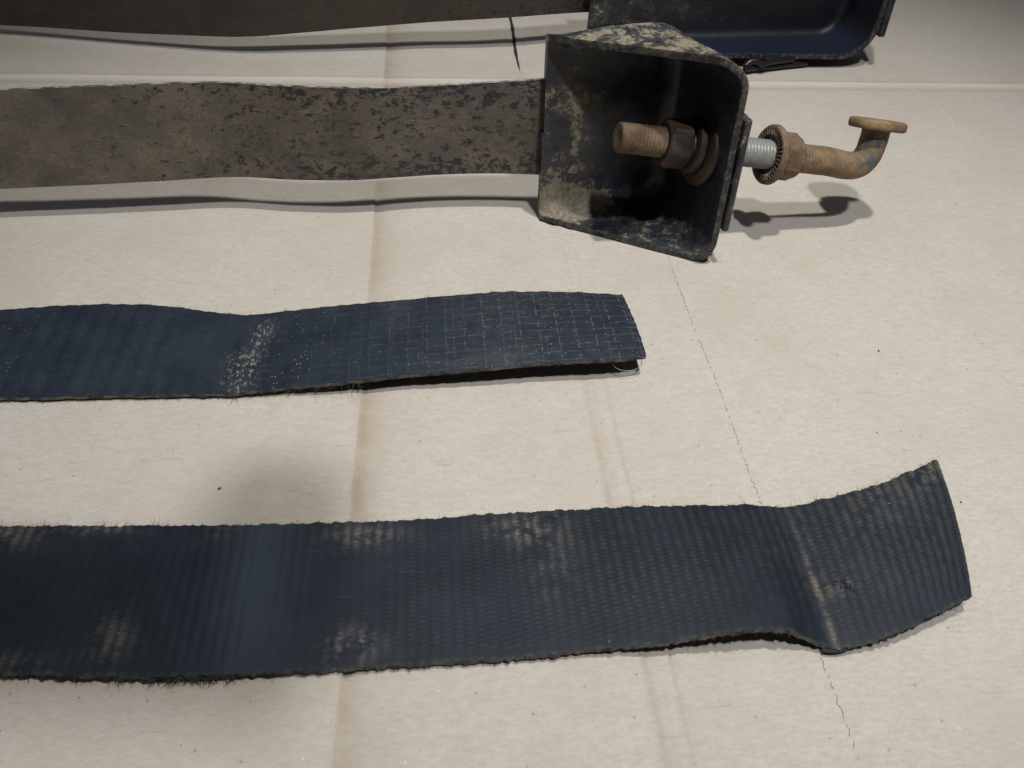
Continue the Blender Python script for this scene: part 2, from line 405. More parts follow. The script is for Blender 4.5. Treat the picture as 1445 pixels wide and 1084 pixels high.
fold_light = 0.42 * np.exp(-((df - 0.002) / 0.0028) ** 2) * (0.5 + 0.6 * vnoise(GX * 30, GX * 0 + 2.5))  # lit line along the fold ridge painted paler
z0 = np.zeros(n)
sheet = empty('cardboard_sheet', (0.1, 0.5, -0.004), 'flattened brown cardboard sheet with fold creases lying under the straps', 'cardboard')
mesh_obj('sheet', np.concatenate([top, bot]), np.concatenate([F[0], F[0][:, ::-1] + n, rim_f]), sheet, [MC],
         attrs={'crease': np.concatenate([np.clip(crease, 0, 1).ravel(), z0]), 'fold_light': np.concatenate([np.clip(fold_light, 0, 1).ravel(), z0])}, sharp=0)

def ribbon(pts, widths, lift=0.00018):
    """Thin strip following the sheet: verts, faces."""
    P = np.array(pts); t = np.gradient(P, axis=0); t /= np.linalg.norm(t, axis=1)[:, None] + 1e-12
    nrm = np.stack([-t[:, 1], t[:, 0]], -1); w = np.array(widths)[:, None] / 2
    V = []
    for s_ in (-1, 1):
        q = P + s_ * nrm * w; V.append(np.stack([q[:, 0], q[:, 1], ground_z(q[:, 0], q[:, 1]) + lift], -1))
    V = np.stack(V, 1).reshape(-1, 3)
    return V, grid_faces(len(P), 2)

# torn perforation line: a zigzag of short dark slits
Vs, Fs, off = [], [], 0
y = 0.05; side = 1; x = 0.1092
while y < 0.36:
    st = random.uniform(0.0009, 0.0013); side = -side if random.random() < 0.8 else side
    x2 = 0.1091 + side * random.uniform(0.0001, 0.0005) + 0.0003 * math.sin(y * 60); y2 = y + st
    if random.random() < 0.72:
        k = 4; t = np.linspace(0, 1, k)
        wd = random.uniform(0.00010, 0.00024) * np.array([0.4, 1, 1, 0.4])
        v, f = ribbon(np.stack([x + (x2 - x) * t, y + (y2 - y) * t], -1), wd)
        Vs.append(v); Fs.append(f + off); off += len(v)
    x, y = x2, y2
mesh_obj('perforation', np.concatenate(Vs), np.concatenate(Fs), sheet, [M_PERF], smooth=False)
# marker stroke near the far fold
t = np.linspace(0, 1, 40)
mk = np.stack([0.0600 - 0.0014 * t + 0.0004 * np.sin(t * 7), 0.645 - 0.109 * t], -1)
v, f = ribbon(mk, 0.0021 * (0.55 + 0.5 * np.sin(t * 3.0 + 0.4)) * (1 - 0.7 * sm(0.72, 1, t)) + 0.0003 * np.sin(t * 31), 0.00025)
mesh_obj('marker_stroke', v, f, sheet, [M_INK], smooth=False)

# ------------------------------------------------------------------ steel band
def steel_band(name, parent, st, x_end, thick, mat, edge, x0=-0.42):
    """st: rows (x, y, z_bottom, z_top, lean) ; upright band bent in plan."""
    st = np.array(st); X = np.linspace(x0, x_end, 260)
    q = [cubic(st[:, 0], st[:, k], X) for k in range(1, 5)]
    w = np.linspace(0, 1, 14)
    Yc = q[0][:, None] + q[3][:, None] * (w - 0.5); Z = q[1][:, None] + (q[2] - q[1])[:, None] * w
    XX = np.repeat(X[:, None], 14, 1)
    Yc = Yc + 0.0004 * (fbm(XX * 60, Z * 60, 2) - 0.5)
    A = np.stack([XX, Yc, Z], -1).reshape(-1, 3); B = A.copy(); B[:, 1] += thick
    n = len(A); f = grid_faces(260, 14)
    r = np.array(list(range(14)) + [i*14 + 13 for i in range(1, 260)] + [259*14 + j for j in range(12, -1, -1)] + [i*14 for i in range(258, 0, -1)])
    rim = np.stack([r, np.roll(r, -1), np.roll(r, -1) + n, r + n], -1)
    allf = np.concatenate([f, f[:, ::-1] + n, rim]); mi = np.concatenate([np.zeros(2 * len(f)), np.ones(len(rim))])
    return mesh_obj(name, np.concatenate([A, B]), allf, parent, [mat, edge], midx=mi, sharp=35)

strap1 = empty('tank_strap', (0.088, 0.35, 0.0), 'rusty steel band ending in a muddy open bracket with a hook bolt through it', 'metal strap', 'steel tank straps lying on the cardboard')
band_px = [(-160, 138, 276), (0, 130, 267), (130, 124, 261), (230, 120, 255.5), (330, 117, 250), (420, 122, 254), (500, 124.5, 254.5), (560, 124.5, 250.5), (640, 120, 246), (700, 116, 245), (775, 111.5, 247)]
rows = []
for px, pt, pb in band_px:
    zb = float(np.interp(px, [0, 330, 500, 700], [0.0165, 0.0185, 0.0195, 0.0203]))
    ln = float(np.interp(px, [0, 200, 420], [0.0040, 0.0022, 0.0]))
    b = at(px, pb, zb); tp = at_y(px, pt, b[1] + ln); rows.append((b[0], b[1] + ln / 2, zb, tp[2], ln))
rows.insert(0, (-0.45, rows[0][1] - 0.012, 0.0165, rows[0][3], 0.0045))
rows.append((0.090, rows[-1][1] + 0.001, 0.0203, rows[-1][3], 0))
steel_band('strap_band', strap1, rows, 0.072, 0.0016, MS, M_CUT)

# ------------------------------------------------------------------ bracket (bent sheet: back plate, top and bottom flange, end plate)
def bracket(name, parent, A, B, zb0, zb1, zt0, zt1, depth, d0, power, rc, rf, th, mat, mudf, lean=0.0, rback=1.0, bow=0.0):
    A = np.array(A); B = np.array(B); L = np.linalg.norm(B - A); e = (B - A) / L; nd = np.array([e[1], -e[0]])
    if nd[1] > 0: nd = -nd
    pts = []
    for t in np.linspace(0, 1, 44): pts.append(((L - rc) * t, zt0 + (zt1 - zt0) * t))
    for a in np.linspace(90, 0, 16)[1:]: pts.append((L - rc + rc * math.cos(math.radians(a)), zt1 - rc + rc * math.sin(math.radians(a))))
    for t in np.linspace(0, 1, 24)[1:]: pts.append((L, zt1 - rc + (zb1 + rc - zt1 + rc) * t))
    for a in np.linspace(0, -90, 16)[1:]: pts.append((L - rc + rc * math.cos(math.radians(a)), zb1 + rc + rc * math.sin(math.radians(a))))
    for t in np.linspace(1, 0, 44)[1:]: pts.append(((L - rc) * t, zb0 + (zb1 - zb0) * t))
    P = np.array(pts); T = np.gradient(P, axis=0); T /= np.linalg.norm(T, axis=1)[:, None]
    N = np.stack([-T[:, 1], T[:, 0]], -1)          # outward
    pb = []
    rb = rc * rback
    for t in np.linspace(0, 1, 44):
        a_ = (L - rb) * t; pb.append((a_, zt0 + (zt1 - zt0) * t * (L - rb) / (L - rc) + bow * math.sin(math.pi * min(1, t)) ))
    ztb = pb[-1][1]
    for a in np.linspace(90, 0, 16)[1:]: pb.append((L - 0.0015 - rb + rb * math.cos(math.radians(a)) + 0.0015 * math.sin(math.radians(a)), ztb - rb + rb * math.sin(math.radians(a))))
    for t in np.linspace(0, 1, 24)[1:]: pb.append((L - 0.0015, ztb - rb + (zb1 + rb - ztb + rb) * t))
    for a in np.linspace(0, -90, 16)[1:]: pb.append((L - 0.0015 - rb + rb * math.cos(math.radians(a)) + 0.0015 * -math.sin(math.radians(a)), zb1 + rb + rb * math.sin(math.radians(a))))
    for t in np.linspace(1, 0, 44)[1:]: pb.append(((L - rb) * t, zb0 + (zb1 - zb0) * t))
    PB = np.array(pb); TB = np.gradient(PB, axis=0); TB /= np.linalg.norm(TB, axis=1)[:, None]; NB = np.stack([-TB[:, 1], TB[:, 0]], -1)
    D = d0 + (depth - d0) * np.clip(P[:, 0] / (L - rc * 0.3), 0, 1) ** power
    U = len(P); zc = (zb0 + zt0) / 2
    def surf(off):
        rows = []
        for u in range(U):
            p = P[u] - N[u] * off; pbk = PB[u] - NB[u] * off; r = max(min(rf, D[u] * 0.95), off + 0.0006) - off
            q = pbk - NB[u] * r; c = np.array([min(q[0], L - max(rc, 0.02)), zc])
            row = []
            for k in range(12):
                s_ = k / 12; w = c + (q - c) * s_; row.append((w[0], w[1], off))
            for k in range(7):
                a = math.radians(90 * k / 6); w = q + NB[u] * r * math.sin(a); row.append((w[0], w[1], off + r * (1 - math.cos(a))))
            dd = max(D[u], off + r + 0.0004)
            for k in range(1, 13):
                w = pbk + (p - pbk) * sm(0.0, 1.0, k / 12) ; row.append((w[0], w[1], off + r + (dd - off - r) * k / 12))
            rows.append(row)
        R_ = np.array(rows); a, z, d = R_[..., 0], R_[..., 1], R_[..., 2]
        dent = 0.0007 * (fbm(a * 55 + 2, z * 55 + d * 40, 2) - 0.5)
        x = A[0] + e[0] * a + nd[0] * (d + dent) + lean * z; y = A[1] + e[1] * a + nd[1] * (d + dent)
        return np.stack([x, y, z + dent], -1), a, z, d
    So, a, z, d = surf(0.0); Si, a2, z2, d2 = surf(th)
    V = So.shape[1]; n = U * V
    fo = grid_faces(U, V); r1 = np.array([u * V + V - 1 for u in range(U)])
    rim = np.stack([r1[:-1], r1[1:], r1[1:] + n, r1[:-1] + n], -1)
    l0 = np.arange(V); l1 = (U - 1) * V + np.arange(V)
    e0 = np.stack([l0[:-1], l0[1:], l0[1:] + n, l0[:-1] + n], -1); e1 = np.stack([l1[:-1], l1[1:], l1[1:] + n, l1[:-1] + n], -1)
    mud = np.concatenate([mudf(a / L, z, d / depth, False, So).ravel(), mudf(a2 / L, z2, d2 / depth, True, Si).ravel()])
    jj = np.tile(np.arange(V), U); rimv = np.where(jj == V - 1, 1.0, 0.0); rimv = np.concatenate([rimv, rimv])
    o = mesh_obj(name, np.concatenate([So.reshape(-1, 3), Si.reshape(-1, 3)]), np.concatenate([fo, fo[:, ::-1] + n, rim, e0, e1]), parent, [mat],
                 attrs={'mud': mud, 'rim': rimv, 'blue': np.concatenate([np.zeros(n), (sm(0.004, 0.010, d2) * (1 - sm(zb0 + 0.006, zb0 + 0.016, z2))).ravel()])}, sharp=45)
    bv = o.modifiers.new('edge_round', 'BEVEL'); bv.width = 0.0006; bv.segments = 2; bv.limit_method = 'ANGLE'; bv.angle_limit = math.radians(55)
    return o, P, e, nd

def mud1(al, z, d, inner, S):
    m = np.full_like(al, -0.10)
    if inner:
        bp = np.clip(1 - d * 3, 0, 1)
        m = m + bp * (0.16 - 0.42 * sm(0.25, 0.75, al)) + 0.10 * bp * np.exp(-((z - 0.062) / 0.010) ** 2) * (al < 0.5)
        m = m + 0.20 * bp * np.exp(-((z - 0.010) / 0.010) ** 2)
        m = m + 0.10 * (z < 0.012)
    else:
        m = m + 0.20 * (z > 0.07) * sm(0.0, 0.3, al)
    return m
def mud2(al, z, d, inner, S): return np.full_like(al, 0.0) - 0.10 * sm(0.35, 0.6, al) - 0.12 * (z < 0.02)

YB0 = 0.3635
bracket('bracket', strap1, (0.0515, YB0), (0.1182, 0.3765), 0.0008, 0.0002, 0.0898, 0.0945, 0.0575, 0.0054, 1.0, 0.0125, 0.0105, 0.0030, M_BR, mud1, lean=-0.03, rback=1.75, bow=0.0012)

# ------------------------------------------------------------------ hook bolt and its nuts
TIP = at_y(872, 193.5, 0.3385); MID = at_y(1040, 213, 0.3455)
AX = (MID - TIP); AX /= np.linalg.norm(AX)
UPV = np.array([0, 0, 1.0]); E1 = np.cross(AX, UPV); E1 /= np.linalg.norm(E1); E2 = np.cross(E1, AX)
def t_at(px):
    """Distance along the bolt axis at which it shows at image column px."""
    lo, hi = -0.05, 0.25
    for _ in range(60):
        m = (lo + hi) / 2; p = TIP + AX * m; c = RW.T @ (p - CP); x = CX + FPX * c[0] / -c[2]
        if x < px: lo = m
        else: hi = m
    return lo
def ringpts(t, r, nseg=48, ph=0.0):
    th = np.linspace(0, 2 * np.pi, nseg, endpoint=False) + ph
    return TIP + AX * t + (np.cos(th)[:, None] * E1 + np.sin(th)[:, None] * E2) * np.asarray(r).reshape(-1, 1)

def lathe(name, prof, parent, mats, nseg=48, midx=None, wob=None):
    V = np.concatenate([ringpts(t, r if wob is None else r + wob(t, np.linspace(0, 2*np.pi, nseg, endpoint=False)), nseg) for t, r in prof])
    f = grid_faces(len(prof), nseg, close_v=True)
    mi = None if midx is None else np.repeat(midx, nseg)
    return mesh_obj(name, V, f, parent, mats, midx=mi, sharp=32)

R0 = 0.0066
T_TIP, T_NUT0, T_NUT1 = 0.0, t_at(935), t_at(972)
_eb = np.array([0.1182 - 0.0515, 0.3765 - YB0, 0]); _eb /= np.linalg.norm(_eb)
T_IN = float(np.dot(np.array([0.1182, 0.3765, 0]) - TIP, _eb) / np.dot(AX, _eb)) - 0.0034   # where the axis meets the inside of the end plate
T_NUT1 = min(T_NUT1, T_IN - 0.0086); T_NUT0 = T_NUT1 - 0.0118
T_PLATE, T_FL0, T_FL1, T_FLE = t_at(1046), t_at(1082), t_at(1094), t_at(1122)
T_THEND = t_at(1168); T_BEND = t_at(1166)
# centre line: straight, then the elbow up to the head
hook_head = at_y(1237, 181, 0.361)
path_t = np.concatenate([np.linspace(0, T_BEND, 900)])
C0 = [TIP + AX * t for t in path_t]
b0 = TIP + AX * T_BEND; b1 = TIP + AX * (t_at(1206)); b1 = b1 + np.array([0, 0, -0.0014])
bez = []
ctl2 = at_y(1222, 246, 0.3535)
for s_ in np.linspace(0, 1, 60)[1:]:
    bez.append((1-s_)**3*b0 + 3*(1-s_)**2*s_*b1 + 3*(1-s_)*s_**2*ctl2 + s_**3*hook_head)
Cp = np.array(C0 + bez); Tn = np.gradient(Cp, axis=0); Tn /= np.linalg.norm(Tn, axis=1)[:, None]
seg = np.concatenate([[0], np.cumsum(np.linalg.norm(np.diff(Cp, axis=0), axis=1))])
th = np.linspace(0, 2 * np.pi, 40, endpoint=False)
rowsV, bend = [], []
up = E2.copy()
for k in range(len(Cp)):
    up = up - Tn[k] * up.dot(Tn[k]); up /= np.linalg.norm(up); sd = np.cross(Tn[k], up)
    s_ = seg[k]; ph = s_ / 0.00165 - th / (2 * np.pi); tri = np.abs((ph % 1.0) - 0.5) * 2
    amp = 0.00095 if s_ < T_THEND else 0.0
    amp *= float(sm(0.0008, 0.003, np.array(s_))) * float(1 - sm(T_THEND - 0.006, T_THEND, np.array(s_)))
    if s_ < T_NUT0: amp *= 0.42
    if s_ > T_FLE: amp *= 0.40
    r = R0 - amp * (0.5 + 0.5 * np.cos(2 * np.pi * ph)) + 0.00012 * (fbm(s_ * 400 + th * 0, th * 3, 2) - 0.5) * 2
    if s_ < 0.0009: r = r - 0.0008 * (1 - s_ / 0.0009)
    if s_ > T_THEND - 0.004: r = r - 0.0002 * float(sm(T_THEND - 0.004, T_THEND + 0.008, np.array(s_)))
    rowsV.append(Cp[k] + (np.cos(th)[:, None] * sd + np.sin(th)[:, None] * up) * r[:, None])
    bend.append(np.full(40, float(sm(T_BEND + 0.010, T_BEND + 0.018, np.array(s_)) * (1 - sm(T_BEND + 0.033, T_BEND + 0.040, np.array(s_))))))
V = np.concatenate(rowsV); nk = len(Cp)
f = grid_faces(nk, 40, close_v=True)
mi = np.zeros(nk - 1)
mi[(seg[:-1] > T_NUT1)] = 1
mi[(seg[:-1] > T_FL1)] = 2
mi = np.repeat(mi, 40)
# slightly dished end face at the tip
tipc = [TIP - AX * 0.0002] + []
inner = ringpts(0.0, np.full(40, R0 - 0.0030), 40); inner2 = ringpts(0.0009, np.full(40, R0 - 0.0046), 40)
base = len(V)
r0 = V[:40]
cV = np.concatenate([r0 * 0.62 + TIP * 0.38 - AX * 0.0001, r0 * 0.40 + TIP * 0.60 + AX * 0.00025, (TIP + AX * 0.0002)[None]])
V = np.concatenate([V, cV]); j = np.arange(40); j2 = (j + 1) % 40
capf = np.concatenate([np.stack([j, j2, base + j2, base + j], -1), np.stack([base + j, base + j2, base + 40 + j2, base + 40 + j], -1)])
faces = f.tolist() + capf.tolist() + [[base + 40 + a, base + 40 + (a + 1) % 40, base + 80] for a in range(40)]
mi = np.concatenate([mi, np.zeros(120)])
bd = np.concatenate(bend + [np.zeros(81)])
bolt = mesh_obj('hook_bolt', V, faces, strap1, [M_BOLT, M_ZN, M_HOOK], midx=mi, attrs={'bend': bd}, sharp=33)

# flat head plate on the hook's end
hp_n = Tn[-1]; ex = np.array([1.0, 0.0, 0.0]); ex = at_y(1275, 175.5, 0.3625) - at_y(1198, 166, 0.3625); hw = np.linalg.norm(ex) / 2 * 0.88; ex /= np.linalg.norm(ex)
view = hook_head - CP; view /= np.linalg.norm(view)
nrm = np.cross(ex, view); nrm /= np.linalg.norm(nrm)
if nrm[2] < 0: nrm = -nrm
tilt = math.radians(2.5); ey = np.cross(nrm, ex)
nrm = nrm * math.cos(tilt) - ey * math.sin(tilt) * (1 if ey.dot(view) > 0 else -1); ey = np.cross(nrm, ex)
hc = hook_head + nrm * 0.0006
prof = [(0.0, 0.55), (0.0, 0.93), (0.0007, 0.99), (0.0020, 1.0), (0.0034, 0.995), (0.0041, 0.96), (0.0045, 0.88), (0.0046, 0.4)]
HV = []
for h_, k in prof:
    q = []
    for a in th:
        ca, sa = math.cos(a), math.sin(a); pw = 0.72
        q.append(hc + nrm * (h_ - 0.0012) + ex * (math.copysign(abs(ca)**pw, ca) * hw * k) + ey * (math.copysign(abs(sa)**pw, sa) * 0.0115 * k))
    HV.append(np.array(q))
HV = np.concatenate(HV); HF = grid_faces(len(prof), 40, close_v=True).tolist() + [list(range(39, -1, -1)), [7*40 + a for a in range(40)]]
mesh_obj('hook_head', HV, HF, bolt, [M_HOOK], attrs={'bend': np.zeros(len(HV))}, sharp=50)

def hexnut(name, t0, t1, af, parent, mats, rin=0.0070, ph=0.2, cham=0.0016, collar=None):
    nseg = 72; tt = np.linspace(0, 2*np.pi, nseg, endpoint=False)
    hexr = (af / 2) / np.cos(((tt - ph + np.pi/6) % (np.pi/3)) - np.pi/6)
    rnd = np.minimum(hexr, af / 2 * 1.125)
    prof = [(t0 + 0.0004, np.full(nseg, rin)), (t0, np.full(nseg, af/2*0.90)), (t0 + cham*0.35, np.minimum(hexr, af/2*0.985)),
            (t0 + cham, rnd), (t1 - cham, rnd), (t1 - cham*0.35, np.minimum(hexr, af/2*0.985)), (t1, np.full(nseg, af/2*0.90)), (t1 - 0.0004, np.full(nseg, rin))]
    V = np.concatenate([ringpts(t, r, nseg) for t, r in prof])
    return mesh_obj(name, V, grid_faces(len(prof), nseg, close_v=True), parent, mats, sharp=28)

hexnut('hex_nut', T_NUT0, T_NUT1, 0.0190, strap1, [M_NUT], ph=0.5, rin=0.0058)
# split spring washer and thick flat washer inside
def washer(name, t0, t1, ro, ri, parent, mats, rnd=0.0007, skew=0.0):
    prof = [(t0 + 0.0002, ri), (t0, ro - rnd*1.4), (t0 + rnd*0.4, ro - rnd*0.4), (t0 + rnd, ro), (t1 - rnd, ro), (t1 - rnd*0.4, ro - rnd*0.4), (t1, ro - rnd*1.4), (t1 - 0.0002, ri), (t0 + 0.0002, ri)]
    if skew:
        nseg = 64; tt = np.linspace(0, 2*np.pi, nseg, endpoint=False)
        V = []
        for t, r in prof:
            q = ringpts(0, np.full(nseg, r), nseg); V.append(ringpts(0, np.full(nseg, r), nseg, 2.0) + AX[None] * (t + skew * (tt / (2*np.pi) - 0.5))[:, None])
        V = np.concatenate(V); f = grid_faces(len(prof), nseg); f = f[:, ::-1]
        c0 = [k * nseg for k in range(len(prof) - 1)]; c1 = [k * nseg + nseg - 1 for k in range(len(prof) - 1)]
        return mesh_obj(name, V, f.tolist() + [c0, c1[::-1]], parent, mats, sharp=32)
    return lathe(name, prof, parent, mats, 64)
T_W0 = T_NUT1
washer('spring_washer', T_IN - 0.0080, T_IN - 0.0046, 0.0122, 0.0062, strap1, [M_NUT], skew=0.0016)
washer('flat_washer', T_IN - 0.0034, T_IN + 0.0002, 0.0170, 0.0064, strap1, [M_NUT], rnd=0.0012)

# flange nut outside: serrated flange facing the bracket, hexagon behind it
nseg = 216; tt = np.linspace(0, 2*np.pi, nseg, endpoint=False); ser = (0.5 + 0.5 * np.sign(np.sin(tt * 36))) 
def fl(t, r, s_=0.0):
    q = ringpts(0, np.full(nseg, r), nseg); return q + AX[None] * (t - s_ * ser)[:, None]
FV = [fl(T_FL0 + 0.0016, 0.0067), fl(T_FL0 + 0.0016, 0.0084), fl(T_FL0 + 0.0006, 0.0088), fl(T_FL0 + 0.0010, 0.0090, 0.0011), fl(T_FL0 + 0.0010, 0.0116, 0.0011), fl(T_FL0 + 0.0001, 0.0119),
      fl(T_FL0 + 0.0002, 0.0128), fl(T_FL0 + 0.0010, 0.0134), fl(T_FL0 + 0.0026, 0.0135), fl(T_FL0 + 0.0035, 0.0129), fl(T_FL0 + 0.0052, 0.0108), fl(T_FL0 + 0.0060, 0.0090)]
fmi = np.repeat(np.array([1, 1, 1, 1, 1, 0, 0, 0, 0, 0, 0]), nseg)
flange = mesh_obj('flange_nut', np.concatenate(FV), grid_faces(len(FV), nseg, close_v=True), strap1, [M_FLN, M_FLD], midx=fmi, sharp=30)
hexnut('nut_hexagon', T_FL0 + 0.0048, T_FL0 + 0.0150, 0.0192, flange, [M_FLN], rin=0.0060, ph=0.32, cham=0.0022)

# reinforcing plate on the outside of the end plate, proud of the rim
def slab(name, c, ex_, ey_, ez_, hx, hy, hz, parent, mats, bev=0.0009, taper=0.0):
    c, ex_, ey_, ez_ = map(np.array, (c, ex_, ey_, ez_)); V = []
    for sx in (-1, 1):
        for sy in (-1, 1):
            for sz in (-1, 1):
                V.append(c + ex_ * sx * hx + ey_ * sy * (hy + taper * sz) + ez_ * sz * hz)
    F_ = [[0, 1, 3, 2], [4, 6, 7, 5], [0, 4, 5, 1], [2, 3, 7, 6], [0, 2, 6, 4], [1, 5, 7, 3]]
    o = mesh_obj(name, V, F_, parent, mats, sharp=30)
    b = o.modifiers.new('edge_round', 'BEVEL'); b.width = bev; b.segments = 2
    return o
eb = np.array([0.1182 - 0.0515, 0.3765 - YB0, 0]); eb /= np.linalg.norm(eb); nb = np.array([eb[1], -eb[0], 0])
slab('backing_plate', np.array([0.1182, 0.3765, 0]) + eb * 0.0017 + nb * 0.0355 + np.array([0, 0, 0.044]), eb, nb, (0, 0, 1), 0.0015, 0.0225, 0.0260, strap1, [M_PL], taper=-0.0010)

# ------------------------------------------------------------------ second band and its longer bracket at the far edge
strap2 = empty('tank_strap', (0.2, 0.6, 0.0), 'steel band with painted shade and long clean black bracket, farthest back at the top edge', 'metal strap', 'steel tank straps lying on the cardboard')
rows = []
for px, pb in [(-160, 31), (0, 35.5), (80, 40), (160, 45.5), (250, 49.5), (350, 52), (430, 46), (500, 40), (600, 32), (700, 26), (835, 17)]:
    zb = float(np.interp(px, [0, 160, 350, 500, 700], [0.0075, 0.0090, 0.0125, 0.0175, 0.0225]))
    b = at(px, pb, zb); rows.append((b[0], b[1] - 0.005, zb, zb + 0.046, -0.010))
rows.insert(0, (-0.55, rows[0][1] - 0.01, 0.0075, 0.0535, -0.010)); rows.append((0.15, rows[-1][1] + 0.005, 0.0225, 0.0685, -0.010))
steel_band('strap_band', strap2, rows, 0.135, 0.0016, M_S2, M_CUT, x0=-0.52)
bracket('bracket', strap2, (0.1050, 0.570), (0.2915, 0.5920), 0.0078, 0.0070, 0.0920, 0.1000, 0.0420, 0.0030, 0.38, 0.023, 0.0085, 0.0030, M_BR2, mud2)
eb = np.array([0.2915 - 0.1050, 0.5920 - 0.570, 0]); eb /= np.linalg.norm(eb); nb = np.array([eb[1], -eb[0], 0])
slab('backing_plate', np.array([0.2915, 0.5920, 0]) + eb * 0.0024 + nb * 0.022 + np.array([0, 0, 0.055]), eb, nb, (0, 0, 1), 0.0022, 0.0210, 0.0330, strap2, [M_BR2], taper=-0.001)
# black wire clip bent back under the flange
def tube(name, P, r, parent, mats, ns=14):
    P = np.array(P); T = np.gradient(P, axis=0); T /= np.linalg.norm(T, axis=1)[:, None]
    up = np.array([0, 0, 1.0]); V = []
    tt = np.linspace(0, 2*np.pi, ns, endpoint=False)
    for k in range(len(P)):
        u = up - T[k] * up.dot(T[k]); u /= np.linalg.norm(u) + 1e-9; s_ = np.cross(T[k], u); up = u
        V.append(P[k] + (np.cos(tt)[:, None] * s_ + np.sin(tt)[:, None] * u) * r)
    F_ = grid_faces(len(P), ns, close_v=True).tolist() + [list(range(ns - 1, -1, -1)), [(len(P)-1)*ns + a for a in range(ns)]]
    return mesh_obj(name, np.concatenate(V), F_, parent, mats, sharp=50)
a0 = at(1052, 95, 0.0045)
clip = [a0 + np.array([0.046 - k * 0.0046, 0.012 - 0.0012 * k, -0.0012]) for k in range(9)]
clip += [a0 + np.array([-0.0005 + 0.006 * (1 - math.cos(q)) - 0.0005, 0.0045 * math.sin(q) * 0.4 - 0.002, 0.0042 * math.sin(q)]) + np.array([0.0, 0, 0]) for q in np.linspace(0.0, 2.6, 8)]
clip += [a0 + np.array([0.016 + k * 0.006, 0.002 + 0.002 * k, 0.0030]) for k in range(4)]
tube('wire_clip', clip, 0.0022, strap2, [M_DARK])

# ------------------------------------------------------------------ rubber straps
def strap_surface(st, nu, nv, crown=None, thick=0.0024):
    st = np.array(st, float)
    A = np.array([at(r[0], r[1], r[4]) for r in st]); B = np.array([at(r[2], r[3], r[5]) for r in st])
    L = np.concatenate([[0], np.cumsum(np.linalg.norm(np.diff((A + B) / 2, axis=0), axis=1))])
    s_ = np.linspace(0, L[-1], nu)
    fa = np.stack([cubic(L, A[:, k], s_) for k in range(3)], -1); fb = np.stack([cubic(L, B[:, k], s_) for k in range(3)], -1)
    fa[:, 2] = np.maximum(pchip(L, A[:, 2], s_), thick + 0.0002); fb[:, 2] = np.maximum(pchip(L, B[:, 2], s_), thick + 0.0002)
    w = np.linspace(0, 1, nv)
    P = fa[:, None] * (1 - w)[None, :, None] + fb[:, None] * w[None, :, None]
    if crown is not None: P[..., 2] += crown(s_ / L[-1])[:, None] * 4 * (w * (1 - w))[None]
    return P, s_, w, L

def normals(P):
    du = np.gradient(P, axis=0); dv = np.gradient(P, axis=1); N = np.cross(dv, du); N /= np.linalg.norm(N, axis=-1, keepdims=True)
    N[N[..., 2] < 0] *= -1; return N

def thick_sheet(name, P, N, disp, thick, parent, mats, uv, attrs, ragged=0.0):
    nu, nv = P.shape[:2]
    T = P + N * disp[..., None]
    if ragged:
        k = np.arange(nu); j = (fbm(k * 0.16, k * 0 + 2.2, 3) - 0.5) * ragged; j2 = (fbm(k * 0.16, k * 0 + 7.7, 3) - 0.5) * ragged
        wdir = P[:, -1] - P[:, 0]; wdir /= np.linalg.norm(wdir, axis=1)[:, None]
        for c in range(3):
            T[:, c] += wdir * (j * (1 - c / 3))[:, None]; T[:, -1 - c] += wdir * (j2 * (1 - c / 3))[:, None]
        kv = np.arange(nv); T[-1] += (T[-1] - T[-4]) * (0.5 * (fbm(kv * 0.25, kv * 0 + 1.1, 3) - 0.5))[:, None]
    B = T - N * thick; n = nu * nv
    f = grid_faces(nu, nv)
    r = np.array(list(range(nv)) + [i*nv + nv-1 for i in range(1, nu)] + [(nu-1)*nv + j for j in range(nv-2, -1, -1)] + [i*nv for i in range(nu-2, 0, -1)])
    rim = np.stack([r, np.roll(r, -1), np.roll(r, -1) + n, r + n], -1)
    mi = np.concatenate([np.zeros(len(f)), np.full(len(f), 2), np.ones(len(rim))])
    at2 = {k: np.concatenate([v.ravel(), v.ravel() * 0]) for k, v in attrs.items()}
    uv2 = np.concatenate([uv.reshape(-1, 2)] * 2)
    return mesh_obj(name, np.concatenate([T.reshape(-1, 3), B.reshape(-1, 3)]), np.concatenate([f, f[:, ::-1] + n, rim]), parent, mats, uv=uv2, attrs=at2, midx=mi, sharp=60), T

def hairs(name, specs, parent, mats):
    """Fine frayed fibres: thin three-sided tubes joined in one part. specs: (start, direction, length, radius, curl, material)."""
    V, F_, mi, off = [], [], [], 0
    for p, d, ln, r, curl, m in specs:
        d = np.array(d, float); d /= np.linalg.norm(d); p = np.array(p, float)
        side = rng.normal(size=3); side -= d * side.dot(d); side /= np.linalg.norm(side)
        k = 7; pts = [p + d * ln * t_ + side * curl * ln * (t_ ** 2) for t_ in np.linspace(0, 1, k)]
        for i, q in enumerate(pts):
            rr = r * (1 - 0.75 * i / (k - 1)); a = np.cross(d, side)
            for ang in (0, 2.094, 4.189): 
                v = q + (math.cos(ang) * side + math.sin(ang) * a) * rr; v[2] = max(v[2], 0.0003); V.append(v)
        for i in range(k - 1):
            for c in range(3):
                c2 = (c + 1) % 3; F_.append([off + i*3 + c, off + i*3 + c2, off + (i+1)*3 + c2, off + (i+1)*3 + c]); mi.append(m)
        off += 3 * k
    o = mesh_obj(name, V, F_, parent, mats, midx=mi, sharp=0); o['kind'] = 'stuff'; return o

